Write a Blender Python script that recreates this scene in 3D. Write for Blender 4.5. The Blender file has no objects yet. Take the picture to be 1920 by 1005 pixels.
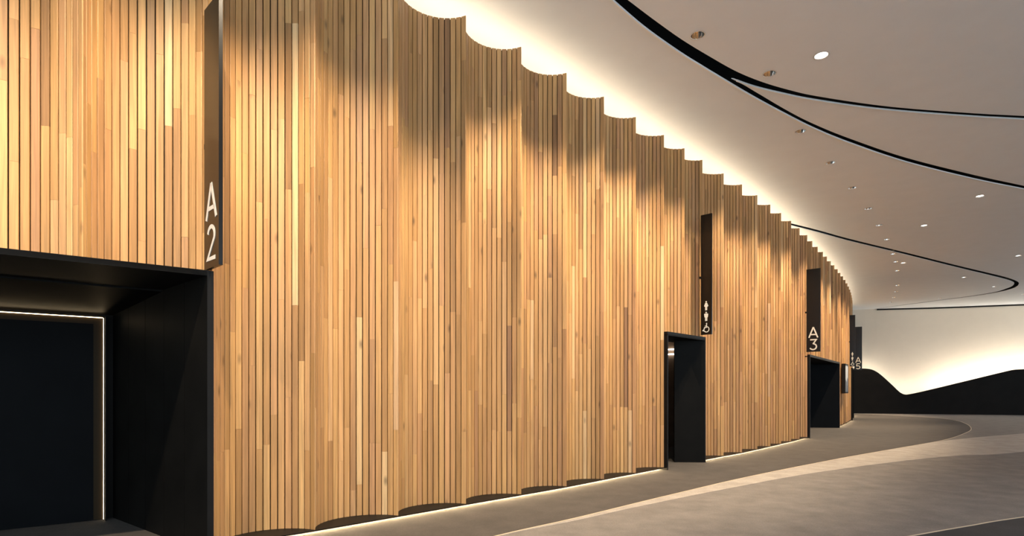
import bpy, bmesh, math, random
from mathutils import Vector, Matrix
random.seed(7)

# ------------------------------------------------------------------ camera / world / exposure
F, HZ, CX = 1080.0, 731.0, 960.0          # focal length in px, horizon row, principal column
CAM = 1.55                                # eye height
scene = bpy.context.scene
C = scene.collection
cam_d = bpy.data.cameras.new('camera'); cam = bpy.data.objects.new('camera', cam_d); C.objects.link(cam)
cam.location = (0, 0, CAM); cam.rotation_euler = (math.pi/2, 0, 0)
cam_d.sensor_fit = 'HORIZONTAL'; cam_d.sensor_width = 36; cam_d.lens = F/1920*36
cam_d.shift_y = (HZ-502.5)/1920; cam_d.clip_end = 300
scene.camera = cam
world = bpy.data.worlds.new('world'); scene.world = world; world.use_nodes = True
bg = world.node_tree.nodes['Background']
bg.inputs[0].default_value = (0.76, 0.90, 1.0, 1); bg.inputs[1].default_value = 2.2
vs = scene.view_settings
vs.view_transform = 'Standard'; vs.look = 'None'; vs.gamma = 1; vs.use_curve_mapping = False
vs.exposure = 0.0

SPOT_W, SPOT_F = 1250, 170                 # wall washers / floor downlights
COVE, BASE, BACK, EDGE = 20, 130, 46, 12   # LED strip emission strengths
WARM = (1.0, 0.74, 0.42); WARM2 = (1.0, 0.80, 0.56); NEUT = (1.0, 0.93, 0.85)

# ------------------------------------------------------------------ levels
PL = 0.05            # top of the base plate
HT = CAM + 4.93      # top of the timber
HC = CAM + 5.42      # ceiling
HD = CAM + 1.08      # portal head
SB, ST = CAM + 1.14, CAM + 3.62   # blade sign bottom / top

def onz(x, y, z):    # pixel -> point on the level z
    v = HZ - y; Y = F*(z-CAM)/v
    return ((x-CX)/F*Y, Y)
def floor_pt(x, y): return onz(x, y, 0.0)
def ceil_pt(x, y): return onz(x, y, HC)

# ------------------------------------------------------------------ materials
def newmat(name):
    m = bpy.data.materials.new(name); m.use_nodes = True
    nt = m.node_tree; return m, nt, nt.nodes['Principled BSDF']
def N(nt, t, **kw):
    n = nt.nodes.new(t)
    for k, v in kw.items(): setattr(n, k, v)
    return n
def plain(name, col, rough=.5, metal=0, noise=0.0, scale=8, bump=0, spec=.5):
    m, nt, b = newmat(name)
    b.inputs['Base Color'].default_value = (*col, 1); b.inputs['Roughness'].default_value = rough
    b.inputs['Metallic'].default_value = metal; b.inputs['Specular IOR Level'].default_value = spec
    if noise or bump:
        g = N(nt, 'ShaderNodeNewGeometry'); tx = N(nt, 'ShaderNodeTexNoise')
        tx.inputs['Scale'].default_value = scale; tx.inputs['Detail'].default_value = 6
        nt.links.new(g.outputs['Position'], tx.inputs['Vector'])
        if noise:
            r = N(nt, 'ShaderNodeValToRGB')
            r.color_ramp.elements[0].position = .3; r.color_ramp.elements[1].position = .7
            r.color_ramp.elements[0].color = (*[c*(1-noise) for c in col], 1)
            r.color_ramp.elements[1].color = (*[min(1, c*(1+noise)) for c in col], 1)
            nt.links.new(tx.outputs['Fac'], r.inputs[0]); nt.links.new(r.outputs[0], b.inputs['Base Color'])
        if bump:
            bp = N(nt, 'ShaderNodeBump'); bp.inputs['Strength'].default_value = bump; bp.inputs['Distance'].default_value = .01
            nt.links.new(tx.outputs['Fac'], bp.inputs['Height']); nt.links.new(bp.outputs[0], b.inputs['Normal'])
    return m
def emit(name, col, s):
    m, nt, b = newmat(name)
    b.inputs['Base Color'].default_value = (*col, 1)
    b.inputs['Emission Color'].default_value = (*col, 1); b.inputs['Emission Strength'].default_value = s
    return m
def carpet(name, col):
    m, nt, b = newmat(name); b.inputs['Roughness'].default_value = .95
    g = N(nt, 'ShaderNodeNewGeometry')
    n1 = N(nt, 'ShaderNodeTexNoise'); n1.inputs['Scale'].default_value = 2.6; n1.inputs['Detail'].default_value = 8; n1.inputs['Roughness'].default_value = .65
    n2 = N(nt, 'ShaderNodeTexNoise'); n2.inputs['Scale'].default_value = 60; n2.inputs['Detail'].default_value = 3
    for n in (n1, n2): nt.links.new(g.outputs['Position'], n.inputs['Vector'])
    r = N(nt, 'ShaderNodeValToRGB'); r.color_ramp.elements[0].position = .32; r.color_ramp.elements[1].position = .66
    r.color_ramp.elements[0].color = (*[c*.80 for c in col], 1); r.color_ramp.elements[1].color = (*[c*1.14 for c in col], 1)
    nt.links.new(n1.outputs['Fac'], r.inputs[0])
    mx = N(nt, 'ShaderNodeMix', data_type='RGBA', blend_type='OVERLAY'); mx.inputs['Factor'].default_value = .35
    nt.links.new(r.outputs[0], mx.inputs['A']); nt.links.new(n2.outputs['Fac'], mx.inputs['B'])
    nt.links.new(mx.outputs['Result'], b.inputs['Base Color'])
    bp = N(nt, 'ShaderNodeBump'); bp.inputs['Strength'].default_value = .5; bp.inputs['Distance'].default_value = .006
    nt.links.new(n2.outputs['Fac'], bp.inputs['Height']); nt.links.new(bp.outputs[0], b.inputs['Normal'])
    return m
def wood():
    m, nt, b = newmat('timber'); L = nt.links.new
    at = N(nt, 'ShaderNodeAttribute', attribute_name='tone'); g = N(nt, 'ShaderNodeNewGeometry')
    sep = N(nt, 'ShaderNodeSeparateColor'); L(at.outputs['Color'], sep.inputs[0])
    off = N(nt, 'ShaderNodeVectorMath', operation='SCALE'); L(at.outputs['Color'], off.inputs[0]); off.inputs['Scale'].default_value = 60
    ad = N(nt, 'ShaderNodeVectorMath', operation='ADD'); L(g.outputs['Position'], ad.inputs[0]); L(off.outputs[0], ad.inputs[1])
    mp = N(nt, 'ShaderNodeMapping'); mp.inputs['Scale'].default_value = (26, 26, 1.0); L(ad.outputs[0], mp.inputs[0])
    n1 = N(nt, 'ShaderNodeTexNoise'); n1.inputs['Scale'].default_value = 1.0; n1.inputs['Detail'].default_value = 5; n1.inputs['Distortion'].default_value = .6; L(mp.outputs[0], n1.inputs['Vector'])
    mp2 = N(nt, 'ShaderNodeMapping'); mp2.inputs['Scale'].default_value = (160, 160, 2.5); L(ad.outputs[0], mp2.inputs[0])
    n2 = N(nt, 'ShaderNodeTexNoise'); n2.inputs['Scale'].default_value = 1.0; n2.inputs['Detail'].default_value = 3; L(mp2.outputs[0], n2.inputs['Vector'])
    mp3 = N(nt, 'ShaderNodeMapping'); mp3.inputs['Scale'].default_value = (14, 14, 6); L(ad.outputs[0], mp3.inputs[0])
    vo = N(nt, 'ShaderNodeTexVoronoi'); vo.inputs['Scale'].default_value = .28; L(mp3.outputs[0], vo.inputs['Vector'])
    kn = N(nt, 'ShaderNodeMapRange'); kn.inputs['From Min'].default_value = .03; kn.inputs['From Max'].default_value = .13; kn.inputs['To Min'].default_value = .45; kn.inputs['To Max'].default_value = 1
    L(vo.outputs['Distance'], kn.inputs[0])
    r = N(nt, 'ShaderNodeValToRGB'); e = r.color_ramp.elements     # board tone
    e[0].position = 0; e[0].color = (.24, .122, .046, 1); e[1].position = 1; e[1].color = (.78, .54, .29, 1)
    for p, c in ((.2, (.41, .220, .078, 1)), (.5, (.55, .30, .108, 1)), (.8, (.66, .39, .155, 1))):
        x = e.new(p); x.color = c
    L(sep.outputs[0], r.inputs[0])
    hue = N(nt, 'ShaderNodeMix', data_type='RGBA', blend_type='MIX'); L(r.outputs[0], hue.inputs['A']); hue.inputs['B'].default_value = (.54, .28, .15, 1)
    mh = N(nt, 'ShaderNodeMath', operation='MULTIPLY'); mh.inputs[1].default_value = .45; L(sep.outputs[1], mh.inputs[0]); L(mh.outputs[0], hue.inputs['Factor'])
    gr = N(nt, 'ShaderNodeMapRange'); gr.inputs['From Min'].default_value = .3; gr.inputs['From Max'].default_value = .7; gr.inputs['To Min'].default_value = .78; gr.inputs['To Max'].default_value = 1.14
    L(n1.outputs['Fac'], gr.inputs[0])
    g2 = N(nt, 'ShaderNodeMapRange'); g2.inputs['From Min'].default_value = .3; g2.inputs['From Max'].default_value = .7; g2.inputs['To Min'].default_value = .86; g2.inputs['To Max'].default_value = 1.08
    L(n2.outputs['Fac'], g2.inputs[0])
    m1 = N(nt, 'ShaderNodeMath', operation='MULTIPLY'); L(gr.outputs[0], m1.inputs[0]); L(g2.outputs[0], m1.inputs[1])
    m2 = N(nt, 'ShaderNodeMath', operation='MULTIPLY'); L(m1.outputs[0], m2.inputs[0]); L(kn.outputs[0], m2.inputs[1])
    fin = N(nt, 'ShaderNodeVectorMath', operation='SCALE'); L(hue.outputs['Result'], fin.inputs[0]); L(m2.outputs[0], fin.inputs['Scale'])
    L(fin.outputs[0], b.inputs['Base Color']); b.inputs['Roughness'].default_value = .52
    return m
M = dict(
    wood=wood(),
    backing=plain('black_backing', (.012, .010, .008), .9),
    steel=plain('black_steel', (.007, .0065, .0065), .5, 0, .15, 5, spec=.15),
    panel=plain('black_panel', (.006, .0055, .005), .5, 0, .2, 3, spec=.07),
    blue=plain('blue_black_panel', (.005, .0056, .0068), .5, 0, .15, 2, spec=.04),
    sign=plain('sign_black', (.006, .005, .0045), .25, spec=.35),
    letter=plain('sign_cream', (.82, .77, .68), .5),
    paint=plain('ceiling_paint', (.83, .85, .87), .85, 0, .015, 2),
    white=plain('white_plaster', (.74, .66, .55), .85, 0, .015, 2),
    bead=plain('trim_bead', (.92, .92, .92), .6), glow_brown=plain('led_glow_brown', (.028, .020, .012), .5, spec=.05),  # the brown one stands in for LED glow on the black panel
    void=plain('black_void', (.004, .004, .004), .95),
    wave=plain('dark_screen', (.008, .007, .0065), .6, 0, .15, 2, spec=.1),
    brass=plain('brass_strip', (.60, .50, .37), .5, .1),
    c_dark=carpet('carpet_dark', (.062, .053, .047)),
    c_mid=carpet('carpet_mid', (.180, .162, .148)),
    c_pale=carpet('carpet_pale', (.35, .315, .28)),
    c_char=carpet('carpet_charcoal', (.035, .032, .032)),
    reflector=plain('reflector', (.85, .83, .80), .12, 1),
    trim=plain('trim_white', (.75, .74, .72), .5),
    cove=emit('led_cove', WARM2, COVE), base=emit('led_base', WARM, BASE),
    back=emit('led_back', (1, .89, .74), BACK), edge=emit('led_edge', WARM, EDGE),
    lamp_w=emit('lamp_warm', WARM2, 1.5), lamp_n=emit('lamp_neutral', NEUT, 6),
    tube=emit('lamp_tube', NEUT, 6),
    brown=plain('lobby_brown', (.24, .16, .10), .6, 0, .2, 4),
    sky_print=plain('print_pale', (.5, .5, .5), .5), hill_print=plain('print_navy', (.03, .045, .09), .4),
)

# ------------------------------------------------------------------ helpers
def link(name, me, mat, parent=None):
    o = bpy.data.objects.new(name, me); C.objects.link(o)
    if mat: me.materials.append(mat)
    if parent: o.parent = parent
    return o
def mesh(name, verts, faces, mat, parent=None, smooth=False):
    me = bpy.data.meshes.new(name); me.from_pydata([tuple(v) for v in verts], [], faces); me.update()
    if smooth: me.polygons.foreach_set('use_smooth', [True]*len(me.polygons))
    return link(name, me, mat, parent)
def frombm(name, bm, mat, parent=None):
    bmesh.ops.recalc_face_normals(bm, faces=bm.faces)
    me = bpy.data.meshes.new(name); bm.to_mesh(me); bm.free()
    return link(name, me, mat, parent)
def tag(o, label=None, cat=None, group=None, kind=None):
    for k, v in (('label', label), ('category', cat), ('group', group), ('kind', kind)):
        if v: o[k] = v
    return o
def empty(name, loc=(0, 0, 0), rz=0):
    o = bpy.data.objects.new(name, None); C.objects.link(o); o.location = loc; o.rotation_euler = (0, 0, rz)
    o.empty_display_size = .1
    return o
def prism(name, poly, z0, z1, mat, parent=None, holes=()):
    """plan polygon (with optional hole loops) between two levels"""
    bm = bmesh.new()
    loops = [poly] + list(holes); edges = []
    for lp in loops:
        vs_ = [bm.verts.new((p[0], p[1], z0)) for p in lp]
        edges += [bm.edges.new((vs_[i], vs_[(i+1) % len(vs_)])) for i in range(len(vs_))]
    r = bmesh.ops.triangle_fill(bm, edges=edges, use_beauty=True, normal=(0, 0, 1))
    faces = [f for f in bm.faces]
    e = bmesh.ops.extrude_face_region(bm, geom=faces)
    for v in [g for g in e['geom'] if isinstance(g, bmesh.types.BMVert)]: v.co.z = z1
    return frombm(name, bm, mat, parent)
def quadbox(name, a, b, thick, z0, z1, mat, parent=None, side=1):
    """upright slab over the plan segment a-b, thickness to one side"""
    d = Vector((b[0]-a[0], b[1]-a[1])).normalized(); n = Vector((-d.y, d.x))*thick*side
    return prism(name, [a, b, (b[0]+n.x, b[1]+n.y), (a[0]+n.x, a[1]+n.y)], z0, z1, mat, parent)
def spline(pts, n=8, closed=False):
    """Catmull-Rom through points"""
    out = []; k = len(pts)
    g = (lambda i: pts[i % k]) if closed else (lambda i: pts[min(max(i, 0), k-1)])
    for i in range(k if closed else k-1):
        p0, p1, p2, p3 = (Vector(g(i+j)) for j in (-1, 0, 1, 2))
        for t in range(n):
            t /= n
            out.append(tuple(.5*((2*p1)+(p2-p0)*t+(2*p0-5*p1+4*p2-p3)*t*t+(3*p1-p0-3*p2+p3)*t**3)))
    if not closed: out.append(tuple(pts[-1]))
    return out
def offset(path, d):
    out = []
    for i, p in enumerate(path):
        a = path[max(i-1, 0)]; b = path[min(i+1, len(path)-1)]
        t = Vector((b[0]-a[0], b[1]-a[1])).normalized()
        out.append((p[0]-t.y*d, p[1]+t.x*d))
    return out
def strip(name, path, d0, d1, z0, z1, mat, parent=None):
    """closed band swept along a plan path, between two lateral offsets and two levels"""
    A, B = offset(path, d0), offset(path, d1); n = len(path); v = []; f = []
    for a, b in zip(A, B): v += [(a[0], a[1], z0), (b[0], b[1], z0), (b[0], b[1], z1), (a[0], a[1], z1)]
    for i in range(n-1):
        for k in range(4):
            f.append((4*i+k, 4*i+4+k, 4*i+4+(k+1) % 4, 4*i+(k+1) % 4))
    f += [(3, 2, 1, 0), (4*n-4, 4*n-3, 4*n-2, 4*n-1)]
    return mesh(name, v, f, mat, parent)

# ------------------------------------------------------------------ the wall's plan: cusps of the scallops
tops = [(873.7, 28.7), (977.6, 87.5), (1062.6, 136.5), (1132.8, 181), (1192.6, 219.2), (1245.3, 252.8), (1283.9, 277.8), (1317.4, 299.6),
        (1357.2, 325), (1391.8, 345.6), (1420.5, 365.8), (1444.8, 383.5), (1465, 399.3), (1483.8, 414), (1499.6, 427.6), (1514, 440.5),
        (1523.5, 452), (1533.5, 462.6), (1543.3, 472.3), (1550.8, 481), (1558.1, 489.5), (1564.7, 497.2), (1571, 504.6), (1576, 511.6), (1581, 518)]
cusps = [(-2.87, 5.52), (-2.11, 6.17), (-1.357, 6.87)] + [onz(x, y, HT) for x, y in tops]
I_A2 = 0; p = cusps[0]; ang = math.radians(38.5)
for k in range(6):                        # on to the left, out of the picture
    p = (p[0]-math.cos(ang), p[1]-math.sin(ang)); cusps.insert(0, p); ang -= math.radians(1.2); I_A2 += 1
i_of = lambda x: I_A2 + 3 + min(range(len(tops)), key=lambda i: abs(tops[i][0]-x))
I_WC0, I_WC1, I_A30, I_A31 = i_of(1245.3), i_of(1317.4), i_of(1514), i_of(1571)
p = cusps[-1]; q = cusps[-4]; a0 = math.atan2(p[1]-q[1], p[0]-q[0]); I_END = len(cusps)-1
while p[1] < 36.6:                          # on to the back wall
    a0 += (math.radians(63)-a0)*.09
    p = (p[0]+math.cos(a0), p[1]+math.sin(a0)); cusps.append(p)
I_F0 = min(range(len(cusps)), key=lambda i: abs(cusps[i][1]-29.0)); I_F1 = I_F0+3
portals = [(1, I_A2), (I_WC0, I_WC1), (I_A30, I_A31), (I_F0, I_F1)]
def in_portal(i): return any(a <= i < b for a, b in portals)
guide = spline(cusps, 3)                  # smooth line through the cusps

# ------------------------------------------------------------------ floor
floor = tag(prism('floor', [(-14, -5), (40, -5), (40, 43), (-14, 43)], -.2, 0, M['c_mid']), 'mid grey carpet floor with curved bands', kind='structure')
Dp = [floor_pt(*p) for p in [(934.5, 1004.6), (1081, 971.5), (1246.5, 931), (1412, 892.5), (1578, 859.4), (1688, 840), (1771, 825), (1808, 813), (1821, 804.5),
                             (1812, 795), (1787.7, 787.6), (1743.5, 783), (1677, 779.4), (1612, 776.5)]]
near = [(-9, -3.0), (-5.2, .9), (-2.6, 3.55), (-1.3, 4.9)]
edgeD = spline(near + Dp, 8)
tip = edgeD[-1]
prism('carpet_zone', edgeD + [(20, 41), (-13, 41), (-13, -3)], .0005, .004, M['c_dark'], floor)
bl = spline(near + [floor_pt(*p) for p in [(936, 1005.2), (1081, 976), (1191, 951.5), (1357, 917.8), (1522.6, 887.5), (1688, 865), (1798.7, 854), (1920, 846.7)]] + [(22, 20.2), (34, 24.5), (40, 26.5)], 8)
bu_tail = spline([floor_pt(1740, 830.5), floor_pt(1775, 826), floor_pt(1854, 818), floor_pt(1920, 812.5), (26, 25.5), (36, 31), (40, 33.2)], 8)
jn = min(range(len(edgeD)), key=lambda i: (edgeD[i][0]-bu_tail[0][0])**2+(edgeD[i][1]-bu_tail[0][1])**2)
inner = offset(edgeD[:jn], .25)           # tucked under the dark carpet
prism('carpet_zone', edgeD[:jn] + bu_tail + bl[::-1], .0003, .003, M['c_pale'], floor)
ch = spline([(-6, 1.2), (-2, 3.0), (1.4, 4.75)] + [floor_pt(1713, 1004.6), floor_pt(1820, 986), floor_pt(1920, 969.8)] + [(10, 8.5), (20, 11.8), (40, 16)], 8)
prism('carpet_zone', ch + [(40, -4.9), (-6, -4.9)], .0003, .003, M['c_char'], floor)
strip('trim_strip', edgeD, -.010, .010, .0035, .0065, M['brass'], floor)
strip('trim_strip', ch, -.012, .012, .0025, .0055, M['brass'], floor)

# ------------------------------------------------------------------ timber wall
wall = strip('wall_left', guide, .42, .60, HD+.06, HT-.16, M['backing'])
tag(wall, 'tall scalloped wall of upright timber boards', kind='structure')
cell = []                                 # scallop arcs
for i in range(len(cusps)-1):
    a, b = Vector(cusps[i]), Vector(cusps[i+1]); L = (b-a).length; d = (b-a)/L; n = Vector((-d.y, d.x))
    sag = .35*L; r = (L*L/4+sag*sag)/(2*sag); c = (a+b)/2-n*(r-sag); ha = math.asin(L/2/r)
    cell.append((c, r, ha, d, n, L))
def arc(c, r, ha, d, n, t, dr=0): return c+(r+dr)*(math.cos(t)*n+math.sin(t)*d)
bv, bf = [], []                           # dark lining behind the boards
for i, (c, r, ha, d, n, L) in enumerate(cell):
    z0 = HD if in_portal(i) else PL
    for k in range(13):
        t = -ha*.95+k/12*ha*1.9; q = arc(c, r, ha, d, n, t, .028)
        bv += [(q.x, q.y, z0), (q.x, q.y, HT-.004)]
        if k: m_ = len(bv); bf.append((m_-4, m_-2, m_-1, m_-3))
mesh('lining', bv, bf, M['backing'], wall)
boards = []
def board_geo(c, r, ha, d, n, t0, t1, th, z0, z1, pr):
    tm = (t0+t1)/2; ch_ = .0035/r
    P = [arc(c, r, ha, d, n, t0, .004-pr), arc(c, r, ha, d, n, t0+ch_, -pr), arc(c, r, ha, d, n, t1-ch_, -pr), arc(c, r, ha, d, n, t1, .004-pr),
         arc(c, r, ha, d, n, t1, th), arc(c, r, ha, d, n, t0, th)]
    v = [(p.x, p.y, z0) for p in P]+[(p.x, p.y, z1) for p in P]
    f = [(k, (k+1) % 6, (k+1) % 6+6, k+6) for k in range(6)]+[(5, 4, 3, 2, 1, 0), (6, 7, 8, 9, 10, 11)]
    return v, f
for i, (c, r, ha, d, n, L) in enumerate(cell):
    nb = max(8, round(2*r*ha/.0735)); step = 2*ha/nb; g = .0048/r
    for k in range(nb):
        t0, t1 = -ha+k*step+g, -ha+(k+1)*step-g
        th = .008 if k in (0, nb-1) else .02
        if k == 0: t0 += g*.5
        z = HD+.012 if in_portal(i) else PL; first = True
        while z < HT-.01:
            ln = random.uniform(.9, 3.3)*(random.uniform(.3, 1) if first else 1); first = False
            z1 = min(z+ln, HT)
            if HT-z1 < .35: z1 = HT
            tone = min(1, max(0, random.gauss(.5, .19))); hue = random.random()**1.6
            q = arc(c, r, ha, d, n, (t0+t1)/2); e0 = arc(c, r, ha, d, n, t0); e1 = arc(c, r, ha, d, n, t1)
            u = [CX+F*e.x/max(e.y, .3) for e in (e0, e1)]
            y0, y1 = HZ-F*(z1-CAM)/max(q.y, .3), HZ-F*(z-CAM)/max(q.y, .3)
            w_ = u[1]-u[0]; vis = max(0, min(y1, 1005)-max(y0, 0))*max(0, min(w_, 60)) if 0 < u[1] and u[0] < 1600 and q.y > 2 else 0
            if q.y > 2 and u[1] < 0: vis = 0
            if in_portal(i) is False and u[0] < 380: vis *= .0 if u[1] < 0 else 1
            boards.append((vis, board_geo(c, r, ha, d, n, t0, t1, th, z, z1-.0012, random.uniform(0, .0016)), tone, hue))
            z = z1
boards.sort(key=lambda b: -b[0])
def tone_attr(me, cols):
    at = me.color_attributes.new('tone', 'FLOAT_COLOR', 'POINT'); at.data.foreach_set('color', cols)
for vis, (v, f), tone, hue in boards[:300]:
    o = mesh('board', v, f, M['wood'], wall); tone_attr(o.data, [x for _ in v for x in (tone, hue, (tone*7.3+hue*3.1) % 1, 1)])
V, Fc, cols = [], [], []
for vis, (v, f), tone, hue in boards[300:]:
    k = len(V); V += v; Fc += [tuple(j+k for j in q) for q in f]; cols += [x for _ in v for x in (tone, hue, (tone*7.3+hue*3.1) % 1, 1)]
rest = mesh('remaining_boards', V, Fc, M['wood'], wall); tone_attr(rest.data, cols); rest['kind'] = 'stuff'

# base plate with the LED line beneath it, broken at the portals; cove LED line along the top
runs = []; cur = []
for i in range(len(cusps)):
    cur.append(i)
    if any(i == a for a, b in portals): runs.append(cur); cur = []
    if any(a < i < b for a, b in portals): cur = []
    if any(i == b for a, b in portals): cur = [i]
runs.append(cur)
for rn in runs:
    if len(rn) < 2: continue
    path = spline([cusps[i] for i in rn], 4)
    strip('base_plate', path, -.012, .52, PL-.012, PL-.0005, M['steel'], wall)
    strip('core', path, .42, .60, PL, HD+.06, M['backing'], wall)
    strip('plinth', path, .11, .5, .0, PL-.013, M['backing'], wall)
    strip('base_light', path, .10, .11, PL-.030, PL-.014, M['base'], wall)
strip('cove_ledge', guide, .40, 1.5, HT-.16, HT-.045, M['white'], wall)
strip('cove_light', guide, .60, .66, HT-.045, HT-.03, M['cove'], wall)
strip('cove_upstand', guide, 1.4, 1.5, HT-.045, HC, M['white'], wall)

# ------------------------------------------------------------------ ceiling panels with black slots between them
ceiling = tag(prism('ceiling', [(-16, -5), (40, -5), (40, 43), (-16, 43)], HC+.45, HC+.6, M['void']), 'white curved ceiling panels with black slots', kind='structure')
cp = lambda L: [ceil_pt(*p) for p in L]
def ext(L, a=True, b=True):               # one more point straight on at each end
    e = lambda p, q: (2*p[0]-q[0], 2*p[1]-q[1])
    return ([e(L[0], L[1])] if a else []) + L + ([e(L[-1], L[-2])] if b else [])
pre_lo = [(-9.5, -3.5), (-5.2, 1.2), (-1.6, 5.2)]; pre_up = [(-9.2, -3.8), (-4.9, 1.0), (-1.35, 5.1)]
main_lo = spline(pre_lo + ext(cp([(1145, 0), (1206.8, 52.5), (1271, 98), (1313.6, 124.5), (1356, 150), (1416, 185), (1480, 219), (1527, 242), (1591, 268), (1698, 304), (1826, 336), (1920, 355)]), True) + [(24, 19.2), (40, 23)], 6)
main_up = spline(pre_up + ext(cp([(1177, 0), (1228, 38.4), (1279.4, 74.8), (1330.7, 106), (1382, 134.5), (1433, 155), (1484.5, 170), (1527, 179.5), (1612.6, 193), (1698, 203), (1826, 212.5), (1920, 217.5)]), True) + [(20, 13), (40, 14.2)], 6)
wedge_up = spline(ext(cp([(1371.3, 146.5), (1416, 162.3), (1484.5, 178.6), (1527, 186.7), (1612.6, 199.5), (1698, 208.5), (1826, 217.9), (1920, 223)]), False) + [(20, 12.75), (40, 13.9)], 6)
wedge_lo = spline(ext(cp([(1371.3, 147.6), (1395, 159.5), (1416, 172), (1480, 209.5), (1527, 233), (1591, 259), (1698, 295.5), (1826, 328), (1920, 348.5)]), False) + [(24, 19.5), (40, 23.4)], 6)
zp = lambda L: [ceil_pt(1480+x/3.866, 360+y/3.866) for x, y in L]
leaf_in = zp([(15, 243), (200, 290), (400, 346), (600, 395), (800, 443), (1000, 493), (1200, 543), (1400, 591), (1550, 628), (1608, 646), (1630, 661), (1616, 681), (1575, 699), (1490, 725), (1300, 755.5), (1100, 782), (800, 821.5), (460, 871)])
leaf_out = zp([(15, 228), (200, 274), (400, 330), (600, 380), (800, 428), (1000, 478), (1200, 528), (1400, 576), (1550, 612), (1620, 634), (1655, 650), (1664, 664), (1650, 684), (1605, 704), (1500, 729), (1300, 759), (1100, 785), (800, 824), (460, 873)])
back_of = offset(guide, 1.45)

row1 = [(1308, 66), (1443, 138), (1501, 246), (1557, 305), (1598, 352), (1628, 391), (1648.6, 422), (1663.7, 448.5), (1675, 476), (1680, 490.6), (1683, 507.4),
        (1682.8, 535), (1680, 546.7), (1675.8, 557.6), (1671, 566.7)]
row2 = [(1540, 104), (1837.5, 367.8), (1732.7, 423), (1693.7, 493), (1909.4, 479.5), (1807.7, 520), (1864, 537.4), (1762, 559.4), (1918.4, 551.7)]
R_HOLE = .105
dl = [(ceil_pt(*p), 1, True) for p in row1] + [(ceil_pt(*p), 2, True) for p in row2]
off1 = offset(guide, -1.7)
off2 = offset(guide, -2.4)
for x_ in (1.25, -.45, -1.9, -3.8): dl.append((min(off1 if x_ > 0 else off2, key=lambda q: abs(q[0]-x_)), 1, False))
dl += [(p, 2, False) for p in [(4.5, 5.0), (9.5, 7.5), (15, 10), (9, 2), (3, 0), (20, 17), (24, 22), (15, 3)]]
def inside(p, poly):
    c = False; j = len(poly)-1
    for i in range(len(poly)):
        (xi, yi), (xj, yj) = poly[i][:2], poly[j][:2]
        if (yi > p[1]) != (yj > p[1]) and p[0] < (xj-xi)*(p[1]-yi)/(yj-yi)+xi: c = not c
        j = i
    return c
def circle(p, r, n=20): return [(p[0]+r*math.cos(k*2*math.pi/n), p[1]+r*math.sin(k*2*math.pi/n)) for k in range(n)]
# leaf outline (inner panel) and the slot round it
lu = spline(leaf_in, 6); lo_out = spline(leaf_out, 6)
j0 = min(range(len(back_of)), key=lambda i: (back_of[i][0]-lu[0][0])**2+(back_of[i][1]-lu[0][1])**2)
j1 = min(range(len(back_of)), key=lambda i: (back_of[i][0]-lu[-1][0])**2+(back_of[i][1]-lu[-1][1])**2)
j1 = max(j1, j0+4)
leaf = lu + back_of[j0:j1+1][::-1]
panel_w = back_of[:j0] + lo_out + [(23.5, 42), (40, 42)] + main_lo[::-1]
panel_n = main_up + [(40, -4.8), (-9, -4.8)]
panel_m = wedge_lo + wedge_up[::-1][:-1]
for P_ in (panel_w, panel_n, panel_m, leaf):
    hs = [circle(p, R_HOLE) for p, k, s in dl if inside(p, P_)]
    prism('ceiling_panel', P_, HC, HC+.014, M['paint'], ceiling, hs)

for pth, w_ in ((main_lo, 1), (wedge_up, -1)):
    strip('edge_trim', pth[2:-2], 0, .022*w_*-1, HC-.010, HC+.018, M['bead'], ceiling)
# ------------------------------------------------------------------ downlights
def lathe(name, prof, mat, parent, n=24):
    v = []; f = []
    for r, z in prof:
        v += [(r*math.cos(k*2*math.pi/n), r*math.sin(k*2*math.pi/n), z) for k in range(n)]
    for i in range(len(prof)-1):
        for k in range(n): f.append((i*n+k, i*n+(k+1) % n, (i+1)*n+(k+1) % n, (i+1)*n+k))
    return mesh(name, v, f, mat, parent, True)
proto = {}
for key, lm in ((1, 'lamp_w'), (2, 'lamp_n')):
    t = empty('downlight', (0, 0, -50))
    lathe('trim_ring', [(.100, .012), (.100, -.004), (.118, -.006), (.121, .001), (.121, .0)], M['trim'], t)
    rf = lathe('reflector', [(.100, .0), (.094, .04), (.082, .08), (.062, .115), (.045, .13)], M['reflector'], t)
    lathe('lamp', [(.0, .085), (.03, .09), (.045, .131)] if key == 1 else [(.0, .014), (.07, .015), (.085, .05)], M[lm], rf)
    proto[key] = t
used = set()
labels1 = ['first wall washer from the front, beside the wide black slot', 'wall washer just right of where the black slot forks', 'wall washer just under the lower black slot',
           'second wall washer below the lower slot', 'third wall washer below the lower slot', 'fourth wall washer below the lower slot', 'fifth wall washer below the lower slot',
           'sixth wall washer, just short of the leaf panel slot']
labels2 = ['bright downlight alone in the top right ceiling panel', 'bright downlight above the leaf panel near the right edge', 'bright downlight above the thin leaf slot, left of the right one',
           'bright downlight inside the leaf panel beside the wall washers', 'bright downlight at the right edge outside the leaf tip', 'bright downlight in the middle of the leaf panel',
           'bright downlight close to the leaf tip', 'bright downlight low in the leaf panel', 'bright downlight at the right edge just over the back wall slot']
cnt = {1: 0, 2: 0}
gmid = [Vector(p) for p in guide]
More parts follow.
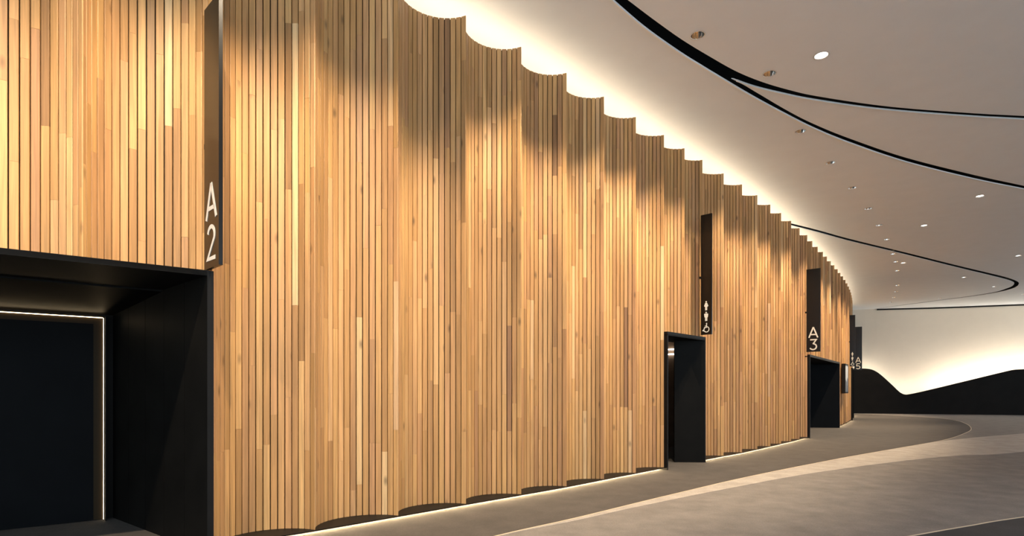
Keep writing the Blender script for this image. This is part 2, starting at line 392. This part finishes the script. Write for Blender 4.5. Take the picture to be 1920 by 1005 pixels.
for p, k, seen in dl:
    if k not in used: o = proto[k]; used.add(k)
    else:
        o = proto[k].copy(); C.objects.link(o)
        for ch_ in [q for q in proto[k].children if q.type == 'MESH']:
            c_ = ch_.copy(); C.objects.link(c_); c_.parent = o
            for g_ in ch_.children:
                e_ = g_.copy(); C.objects.link(e_); e_.parent = c_
    o.location = (p[0], p[1], HC)
    i = cnt[k]; cnt[k] += 1
    lb = (labels1 if k == 1 else labels2)
    if seen and i < len(lb): tag(o, 'round recessed ' + lb[i], 'downlight', 'wall washers along the timber wall' if k == 1 else 'bright ceiling downlights')
    elif seen: tag(o, 'small far wall washer in the leaf panel, ' + ['nearest', 'second nearest', 'third nearest', 'fourth nearest', 'third from the far end', 'second from the far end', 'farthest'][i-len(lb)] + ' of its row', 'downlight', 'wall washers along the timber wall')
    else: tag(o, 'round recessed downlight in the ceiling nearer the viewer', 'downlight', 'downlights out of the picture')
    ld = bpy.data.lights.new('spot', 'SPOT'); lo = bpy.data.objects.new('spot', ld); C.objects.link(lo); lo.parent = o
    lo.location = (0, 0, -.01); ld.shadow_soft_size = .04
    if k == 1:
        w = min(gmid, key=lambda q: (q-Vector(p)).length)
        tgt = Vector((w.x, w.y, .9)); ld.energy = SPOT_W; ld.color = WARM2; ld.spot_size = math.radians(80); ld.spot_blend = .7
    else:
        tgt = Vector((p[0], p[1], 0)); ld.energy = SPOT_F; ld.color = NEUT; ld.spot_size = math.radians(95); ld.spot_blend = .8
    lo.rotation_euler = (tgt-Vector((p[0], p[1], HC-.01))).to_track_quat('-Z', 'Y').to_euler()

# ------------------------------------------------------------------ back wall and wave screen
wb = spline([(17, 42.0), ((1600-CX)/F*39.0, 39.0), ((1760-CX)/F*37.8, 37.8), ((1920-CX)/F*36.4, 36.4), (38, 34.9), (40, 34.4)], 8)
back = tag(strip('wall_back', wb, 0, .2, 0, HC, M['white']), 'smooth white back wall lit from below', kind='structure')
strip('shadow_gap', wb[10:], -.05, 0, HC-.09, HC-.001, M['void'], back)
wp = [(1597, 690.5), (1606, 690.5), (1628, 691.5), (1640, 695), (1652, 703), (1672, 721), (1684, 732.5), (1690, 737), (1697, 739.5), (1706, 739), (1730, 734), (1780, 722),
      (1840, 707.5), (1890, 695.5), (1903, 693), (1920, 692), (1990, 690), (2100, 700)]
def wave_plan(x):                         # plan line of the screen
    t = (x-1600)/320; Y = 38.0-2.8*t
    return ((x-CX)/F*Y, Y)
ws = spline(wp, 6); pts = []
for x, y in ws:
    X, Y = wave_plan(x); pts.append((X, Y, CAM+(HZ-y)*Y/F))
seams = [0, 22, 40, 58, 76, len(pts)-1]
scr = empty('wave_screen', (pts[40][0], pts[40][1], 0)); tag(scr, 'low dark wave-topped screen in front of the glowing white back wall', 'screen wall')
loc = scr.location
for s0, s1 in zip(seams, seams[1:]):
    seg = pts[s0:s1+1]; bm = bmesh.new(); v = []; nn = len(seg)
    for (X, Y, Z) in seg:
        v.append([bm.verts.new((X-loc.x+ox, Y-loc.y+oy, z)) for ox, oy, z in ((0, 0, 0), (.05, .12, 0), (.05, .12, Z), (0, 0, Z))])
    for i in range(nn-1):
        for k in range(4): bm.faces.new((v[i][k], v[i+1][k], v[i+1][(k+1) % 4], v[i][(k+1) % 4]))
    bm.faces.new(v[0]); bm.faces.new(v[-1])
    frombm('panel', bm, M['wave'], scr)
# LED line fixed to the back of the screen just under its top edge
lv, lf = [], []
for i, (X, Y, Z) in enumerate(pts):
    for ox, oy, z in ((.06, .14, Z-.16), (.07, .17, Z-.16), (.07, .17, Z-.10), (.06, .14, Z-.10)): lv.append((X-loc.x+ox, Y-loc.y+oy, z))
    if i:
        for k in range(4): lf.append((4*i-4+k, 4*i+k, 4*i+(k+1) % 4, 4*i-4+(k+1) % 4))
mesh('led_strip', lv, lf, M['back'], scr)
lv, lf = [], []; far = [p for p in pts if p[0] > .745*p[1]]
for i, (X, Y, Z) in enumerate(far):       # added unseen LED line, lower, widening the glow at the high right end
    for ox, oy, z in ((.06, .14, Z-.62), (.09, .22, Z-.62), (.09, .22, Z-.50), (.06, .14, Z-.50)): lv.append((X-loc.x+ox, Y-loc.y+oy, z))
    if i:
        for k in range(4): lf.append((4*i-4+k, 4*i+k, 4*i+(k+1) % 4, 4*i-4+(k+1) % 4))
mesh('led_strip', lv, lf, M['back'], scr)

# ------------------------------------------------------------------ portals
def wall_frame(i0, i1, proud=.07):
    a, b = Vector(cusps[i0]), Vector(cusps[i1]); d = (b-a).normalized(); n = Vector((-d.y, d.x))
    return a-n*proud, b-n*proud, d, n
def portal(name, i0, i1, label, fw=.055):
    a, b, d, n = wall_frame(i0, i1)
    t = empty(name, (0, 0, 0)); tag(t, label, kind='structure')
    def ring(nm, p0, p1, z0, z1, dp):
        q = [p0, p1, p1+n*dp, p0+n*dp]; return prism(nm, [tuple(x) for x in q], z0, z1, M['steel'], t)
    ring('jamb', a, a+d*fw, .0, HD, .62); ring('jamb', b-d*fw, b, .0, HD, .10)
    return t, a, b, d, n
# --- door_1: the wide A2 portal
t, a, b, d, n = portal('door_1', 1, I_A2, 'wide black portal to the left with a light edged dark panel inside')
hb = Vector((-4.83, 6.97))                # inner end of the right hand side wall
a2_in = b-d*.055
sd = (hb-a2_in).normalized(); bl_end = hb-d*5.6
prism('head', [tuple(a), tuple(b), tuple(b+n*.30), tuple(a+n*.30)], HD, HD+.045, M['steel'], t)
npn = 5; sn = Vector((sd.y, -sd.x)); Ls = (hb-a2_in).length
for k in range(npn):                      # side wall lining panels
    p0 = a2_in+sd*(Ls*k/npn+.003); p1 = a2_in+sd*(Ls*(k+1)/npn-.003)
    quadbox('side_panel', tuple(p0), tuple(p1), .05, 0, HD, M['panel'], t, side=-1)
def slab(nm, q, mat):                     # four corners of a soffit plate, thickness upwards
    v = [(x, y, z) for x, y, z in q]+[(x, y, z+.05) for x, y, z in q]
    return mesh(nm, v, [(3, 2, 1, 0), (4, 5, 6, 7), (0, 1, 5, 4), (1, 2, 6, 5), (2, 3, 7, 6), (3, 0, 4, 7)], mat, t)
HS = CAM+.90
m0 = a2_in+sd*Ls*.40; l0 = a2_in-d*6; lm = l0+(m0-a2_in); lh = l0+(hb-a2_in)
slab('soffit', [(*a2_in, HD-.002), (*l0, HD-.002), (*(lm), HD-.03), (*(m0), HD-.03)], M['steel'])
m1 = m0+sd*.035; lm1 = lm+sd*.035
slab('soffit', [(*m1, HD-.045), (*lm1, HD-.045), (*lh, HS), (*hb, HS)], M['panel'])
pe = hb-d*.10
bp_ = quadbox('back_panel', tuple(pe-d*5.4-n*.06), tuple(pe-n*.06), .05, .012, HS-.05, M['blue'], t, side=1)
quadbox('led_strip', tuple(pe-n*.075+d*.004), tuple(pe-n*.075+d*.009), .008, .012, HS-.05, M['edge'], t, side=1)
quadbox('led_strip', tuple(pe-d*5.4-n*.075), tuple(pe-n*.075), .014, HS-.046, HS-.040, M['edge'], t, side=1)
quadbox('glow_strip', tuple(pe-n*.062-d*.09), tuple(pe-n*.062), .002, .012, HS-.05, M['glow_brown'], t, side=1)  # added browner strips that imitate the LED glow along the panel edge
quadbox('glow_strip', tuple(pe-n*.062-d*5.4), tuple(pe-n*.062-d*.092), .002, HS-.12, HS-.05, M['glow_brown'], t, side=1)
quadbox('shade_fin', tuple(pe-n*.16+d*.022), tuple(pe+d*.022), .012, .0, HS-.03, M['panel'], t, side=-1)  # added fin that keeps the edge LED off the side wall
quadbox('back_wall', tuple(pe-d*5.5), tuple(hb+d*.1), .1, 0, HS+.05, M['panel'], t, side=1)
# --- door_2: the restroom doorway
t, a, b, d, n = portal('door_2', I_WC0, I_WC1, 'narrow black doorway under the restroom sign', .03)
prism('head', [tuple(a), tuple(b), tuple(b+n*.62), tuple(a+n*.62)], HD, HD+.045, M['steel'], t)
w1 = Vector((3.47, 12.30)); b_in = b-d*.03
quadbox('side_panel', tuple(b_in), tuple(w1), .05, 0, HD, M['panel'], t, side=-1)
prism('soffit', [tuple(a), tuple(b), tuple(b+n*.72), tuple(a+n*.72)], HD-.03, HD-.001, M['panel'], t)
f0, f1, g0, g1 = a-d*.9+n*.68, b+d*2.6+n*.75, a-d*.9+n*3.3, b+d*2.6+n*3.3
quadbox('lobby_wall', tuple(g0), tuple(g1), .06, 0, 2.85, M['brown'], t, side=1)
quadbox('lobby_wall', tuple(f0), tuple(g0), .06, 0, 2.85, M['brown'], t, side=1)
quadbox('lobby_wall', tuple(f1), tuple(g1), .06, 0, 2.85, M['brown'], t, side=-1)
prism('lobby_ceiling', [tuple(q) for q in (f0, f1, g1, g0)], 2.85, 2.9, M['brown'], t)
for q in (0, 1): quadbox('lobby_lamp', tuple(f1+n*.4-d*.03), tuple(g1-n*.3-d*.03), .02, 2.63-q*.13, 2.665-q*.13, M['tube'], t, side=1)
# --- door_3: the A3 portal
t, a, b, d, n = portal('door_3', I_A30, I_A31, 'wide black portal under the A3 sign')
prism('head', [tuple(a), tuple(b), tuple(b+n*.5), tuple(a+n*.5)], HD, HD+.045, M['steel'], t)
e = b-d*.055; sdir = Vector((math.cos(math.radians(172)), math.sin(math.radians(172))))
for k in range(4): quadbox('side_panel', tuple(e+sdir*(1.2*k+.003)), tuple(e+sdir*(1.2*k+1.197)), .05, 0, HD, M['blue'], t, side=-1)
fe = e+sdir*4.8
quadbox('back_panel', tuple(fe), tuple(fe-d*5), .05, 0, HD, M['blue'], t, side=-1)
prism('soffit', [tuple(a), tuple(b), tuple(fe), tuple(fe-d*5)], HD-.03, HD-.001, M['panel'], t)
# --- door_4: the far doorway, seen almost edge on
t, a, b, d, n = portal('door_4', I_F0, I_F1, 'far black doorway at the end of the timber wall', .03)
prism('head', [tuple(a), tuple(b), tuple(b+n*.62), tuple(a+n*.62)], HD, HD+.045, M['steel'], t)
quadbox('back_panel', tuple(a+n*.6), tuple(b+n*.6), .05, 0, HD, M['panel'], t, side=1)

# ------------------------------------------------------------------ blade signs
def stroke(path, w, closed=False):
    """flat outline strip of width w along a 2D path -> verts, quads"""
    P = [Vector(p) for p in path]; k = len(P); v = []; f = []
    for i in range(k):
        a = P[(i-1) % k] if closed or i else P[i]; b = P[(i+1) % k] if closed or i < k-1 else P[i]
        t1 = (P[i]-a).normalized() if (P[i]-a).length else (b-P[i]).normalized()
        t2 = (b-P[i]).normalized() if (b-P[i]).length else t1
        t = (t1+t2).normalized(); nn = Vector((-t.y, t.x)); c = max(.5, nn.dot(Vector((-t1.y, t1.x))))
        v += [P[i]+nn*w/2/c, P[i]-nn*w/2/c]
    for i in range(k if closed else k-1):
        j = (i+1) % k; f.append((2*i, 2*i+1, 2*j+1, 2*j))
    return v, f
def arcp(cx, cy, rx, ry, a0, a1, n=14):
    return [(cx+rx*math.cos(math.radians(a0+(a1-a0)*i/n)), cy+ry*math.sin(math.radians(a0+(a1-a0)*i/n))) for i in range(n+1)]
# glyphs: width ~ .7, height 1, origin at bottom centre
G = {
    'A': [[(-.36, 0), (0, .96)], [(.36, 0), (0, .96)], [(-.24, .29), (.24, .29)]],
    '2': [arcp(0, .70, .25, .245, 165, -25, 14)+[(-.27, .06), (.31, .06)]],
    '3': [[(-.26, .94), (.24, .94), (.0, .585)]+arcp(-.02, .31, .275, .26, 80, -155, 16)],
    '5': [[(.26, .94), (-.2, .94), (-.23, .54)]+arcp(-.02, .31, .28, .26, 125, -150, 16)],
}
def flat(name, polys, parent, fr, th=.004):
    """polys: (verts2d, faces) in sign-face metres -> raised mesh"""
    o, ex, ez, nrm = fr; v = []; f = []
    for pv, pf in polys:
        k = len(v); m_ = len(pv)
        for h in (.0002, th): v += [o+ex*p[0]+ez*p[1]+nrm*h for p in pv]
        for q in pf:
            f.append(tuple(k+m_+i for i in q)); f.append(tuple(k+i for i in reversed(q)))
            for i in range(len(q)): f.append((k+q[i], k+q[(i+1) % len(q)], k+m_+q[(i+1) % len(q)], k+m_+q[i]))
    return mesh(name, v, f, M['letter'], parent)
def blade(base, nrm_out, width, label, content, th=.035):
    """base: point on the wall; blade stands out from the wall along nrm_out"""
    o = Vector(base); t = empty('blade_sign', (o.x, o.y, SB)); tag(t, label, 'sign', 'black blade signs on the timber wall')
    e = Vector((nrm_out[0], nrm_out[1], 0)).normalized(); s = Vector((e.y, -e.x, 0))          # s: towards the viewer's side
    if s.dot(Vector((-o.x, -o.y, 0))) < 0: s = -s
    H = ST-SB; q = [Vector((0, 0, 0)), e*width, e*width-s*th, -s*th]
    v = [p for p in q]+[p+Vector((0, 0, H)) for p in q]
    bl_ = mesh('blade', v, [(3, 2, 1, 0), (4, 5, 6, 7), (0, 1, 5, 4), (1, 2, 6, 5), (2, 3, 7, 6), (3, 0, 4, 7)], M['sign'], t)
    mesh('mounting_bracket', [p*1+Vector((0, 0, z))-e*.12-s*.008 for z in (H*.47, H*.49) for p in (e*.085, e*.14, e*.14-s*.018, e*.085-s*.018)],
         [(3, 2, 1, 0), (4, 5, 6, 7), (0, 1, 5, 4), (1, 2, 6, 5), (2, 3, 7, 6), (3, 0, 4, 7)], M['steel'], t)
    fr0 = e*(width/2)
    for kind, zz, h in content:
        fr = (fr0+Vector((0, 0, zz)), e, Vector((0, 0, 1)), s)
        if kind in G:
            flat('letter' if kind == 'A' else 'numeral', [stroke([(x*h, y*h) for x, y in pth], .115*h) for pth in G[kind]], bl_, fr)
        else: flat('pictogram', ICON(kind, h), bl_, fr)
    return t
def disc(cx, cy, r, n=16):
    return ([(cx+r*math.cos(2*math.pi*i/n), cy+r*math.sin(2*math.pi*i/n)) for i in range(n)], [tuple(range(n))])
def ICON(kind, h):
    S = lambda L: [(x*h, y*h) for x, y in L]
    if kind == 'woman':
        return [disc(0, .91*h, .085*h), (S([(-.1, .80), (.1, .80), (.24, .46), (.12, .36), (-.12, .36), (-.24, .46)][::-1]), [tuple(range(6))]),
                (S([(-.11, 0), (-.015, 0), (-.015, .37), (-.11, .37)]), [(0, 1, 2, 3)]), (S([(.015, 0), (.11, 0), (.11, .37), (.015, .37)]), [(0, 1, 2, 3)])]
    if kind == 'man':
        return [disc(0, .91*h, .085*h), (S([(-.20, .80), (.20, .80), (.23, .70), (.19, .42), (.12, .36), (-.12, .36), (-.19, .42), (-.23, .70)][::-1]), [tuple(range(8))]),
                (S([(-.12, 0), (-.015, 0), (-.015, .37), (-.12, .37)]), [(0, 1, 2, 3)]), (S([(.015, 0), (.12, 0), (.12, .37), (.015, .37)]), [(0, 1, 2, 3)])]
    return [disc(.05*h, .93*h, .075*h), stroke(S([(.05, .84), (.03, .52), (-.18, .50), (-.30, .16), (-.42, .20)]), .10*h),
            stroke(S(arcp(.03, .30, .29, .29, 75, -165, 18)), .085*h), stroke(S([(.04, .68), (-.14, .66)]), .08*h)]
def normal_at(i):
    a, b = Vector(cusps[i-1]), Vector(cusps[i+1]); d = (b-a).normalized(); return Vector((d.y, -d.x))
W0 = onz(383, 507, SB); blade(W0, Vector((.72, -.69)), .375, 'tall black blade sign reading A2 above the near portal', [('A', .455, .345), ('2', .065, .335)])
W1 = onz(1314, 628, SB); blade(W1, normal_at(I_WC1), .235, 'narrow black blade sign with three restroom pictograms', [('woman', .50, .19), ('man', .28, .19), ('chair', .05, .19)])
W2 = onz(1512, 660, SB); blade(W2, normal_at(I_A30), .375, 'tall black blade sign reading A3 above the middle portal', [('A', .42, .33), ('3', .05, .33)])
W3 = onz(1593, 591, ST); blade(W3, normal_at(I_F0), .235, 'far narrow black blade sign with restroom pictograms at the wall end', [('woman', .50, .19), ('man', .28, .19), ('chair', .05, .19)])
W4 = onz(1602, 613, ST); blade(W4, normal_at(I_F0+5), .375, 'farthest black blade sign reading A5 against the pale back wall', [('A', .42, .33), ('5', .05, .33)])

# ------------------------------------------------------------------ wall display
i = I_A31+1
a, b = Vector(cusps[i]), Vector(cusps[i+2]); d = (b-a).normalized(); n = Vector((-d.y, d.x)); s = a-n*.09
t = empty('wall_display', (s.x, s.y, 1.40)); tag(t, 'black framed display with a pale and navy picture on the timber wall', 'display')
def dbox(nm, x0, x1, z0, z1, y0, y1, mat):
    v = [d*x-n*y for y in (y0, y1) for x in (x0, x1)]; q = [v[0], v[1], v[3], v[2]]
    vv = [(p.x, p.y, z0) for p in q]+[(p.x, p.y, z1) for p in q]
    return mesh(nm, vv, [(3, 2, 1, 0), (4, 5, 6, 7), (0, 1, 5, 4), (1, 2, 6, 5), (2, 3, 7, 6), (3, 0, 4, 7)], mat, t)
x0, x1, Hh = .45, 1.65, 1.27
dbox('case', x0, x1, 0, Hh, -.10, .03, M['sign'])
for q in ((x0, x0+.06, 0, Hh), (x1-.06, x1, 0, Hh), (x0+.06, x1-.06, 0, .06), (x0+.06, x1-.06, Hh-.06, Hh)): dbox('frame_bar', *q, .03, .045, M['steel'])
dbox('screen', x0+.06, x1-.06, .06, Hh-.06, .03, .034, M['sky_print'])
hp = [(x0+.06, .06), (x1-.06, .06), (x1-.06, .62), (x1-.35, .70), (x0+.55, .48), (x0+.3, .60), (x0+.06, .52)]
vv = [(d.x*x-n.x*y, d.y*x-n.y*y, z) for y in (.0342, .036) for x, z in hp]; k = len(hp)
mesh('picture', vv, [tuple(range(k)), tuple(range(2*k-1, k-1, -1))]+[(j, (j+1) % k, (j+1) % k+k, j+k) for j in range(k)], M['hill_print'], t)
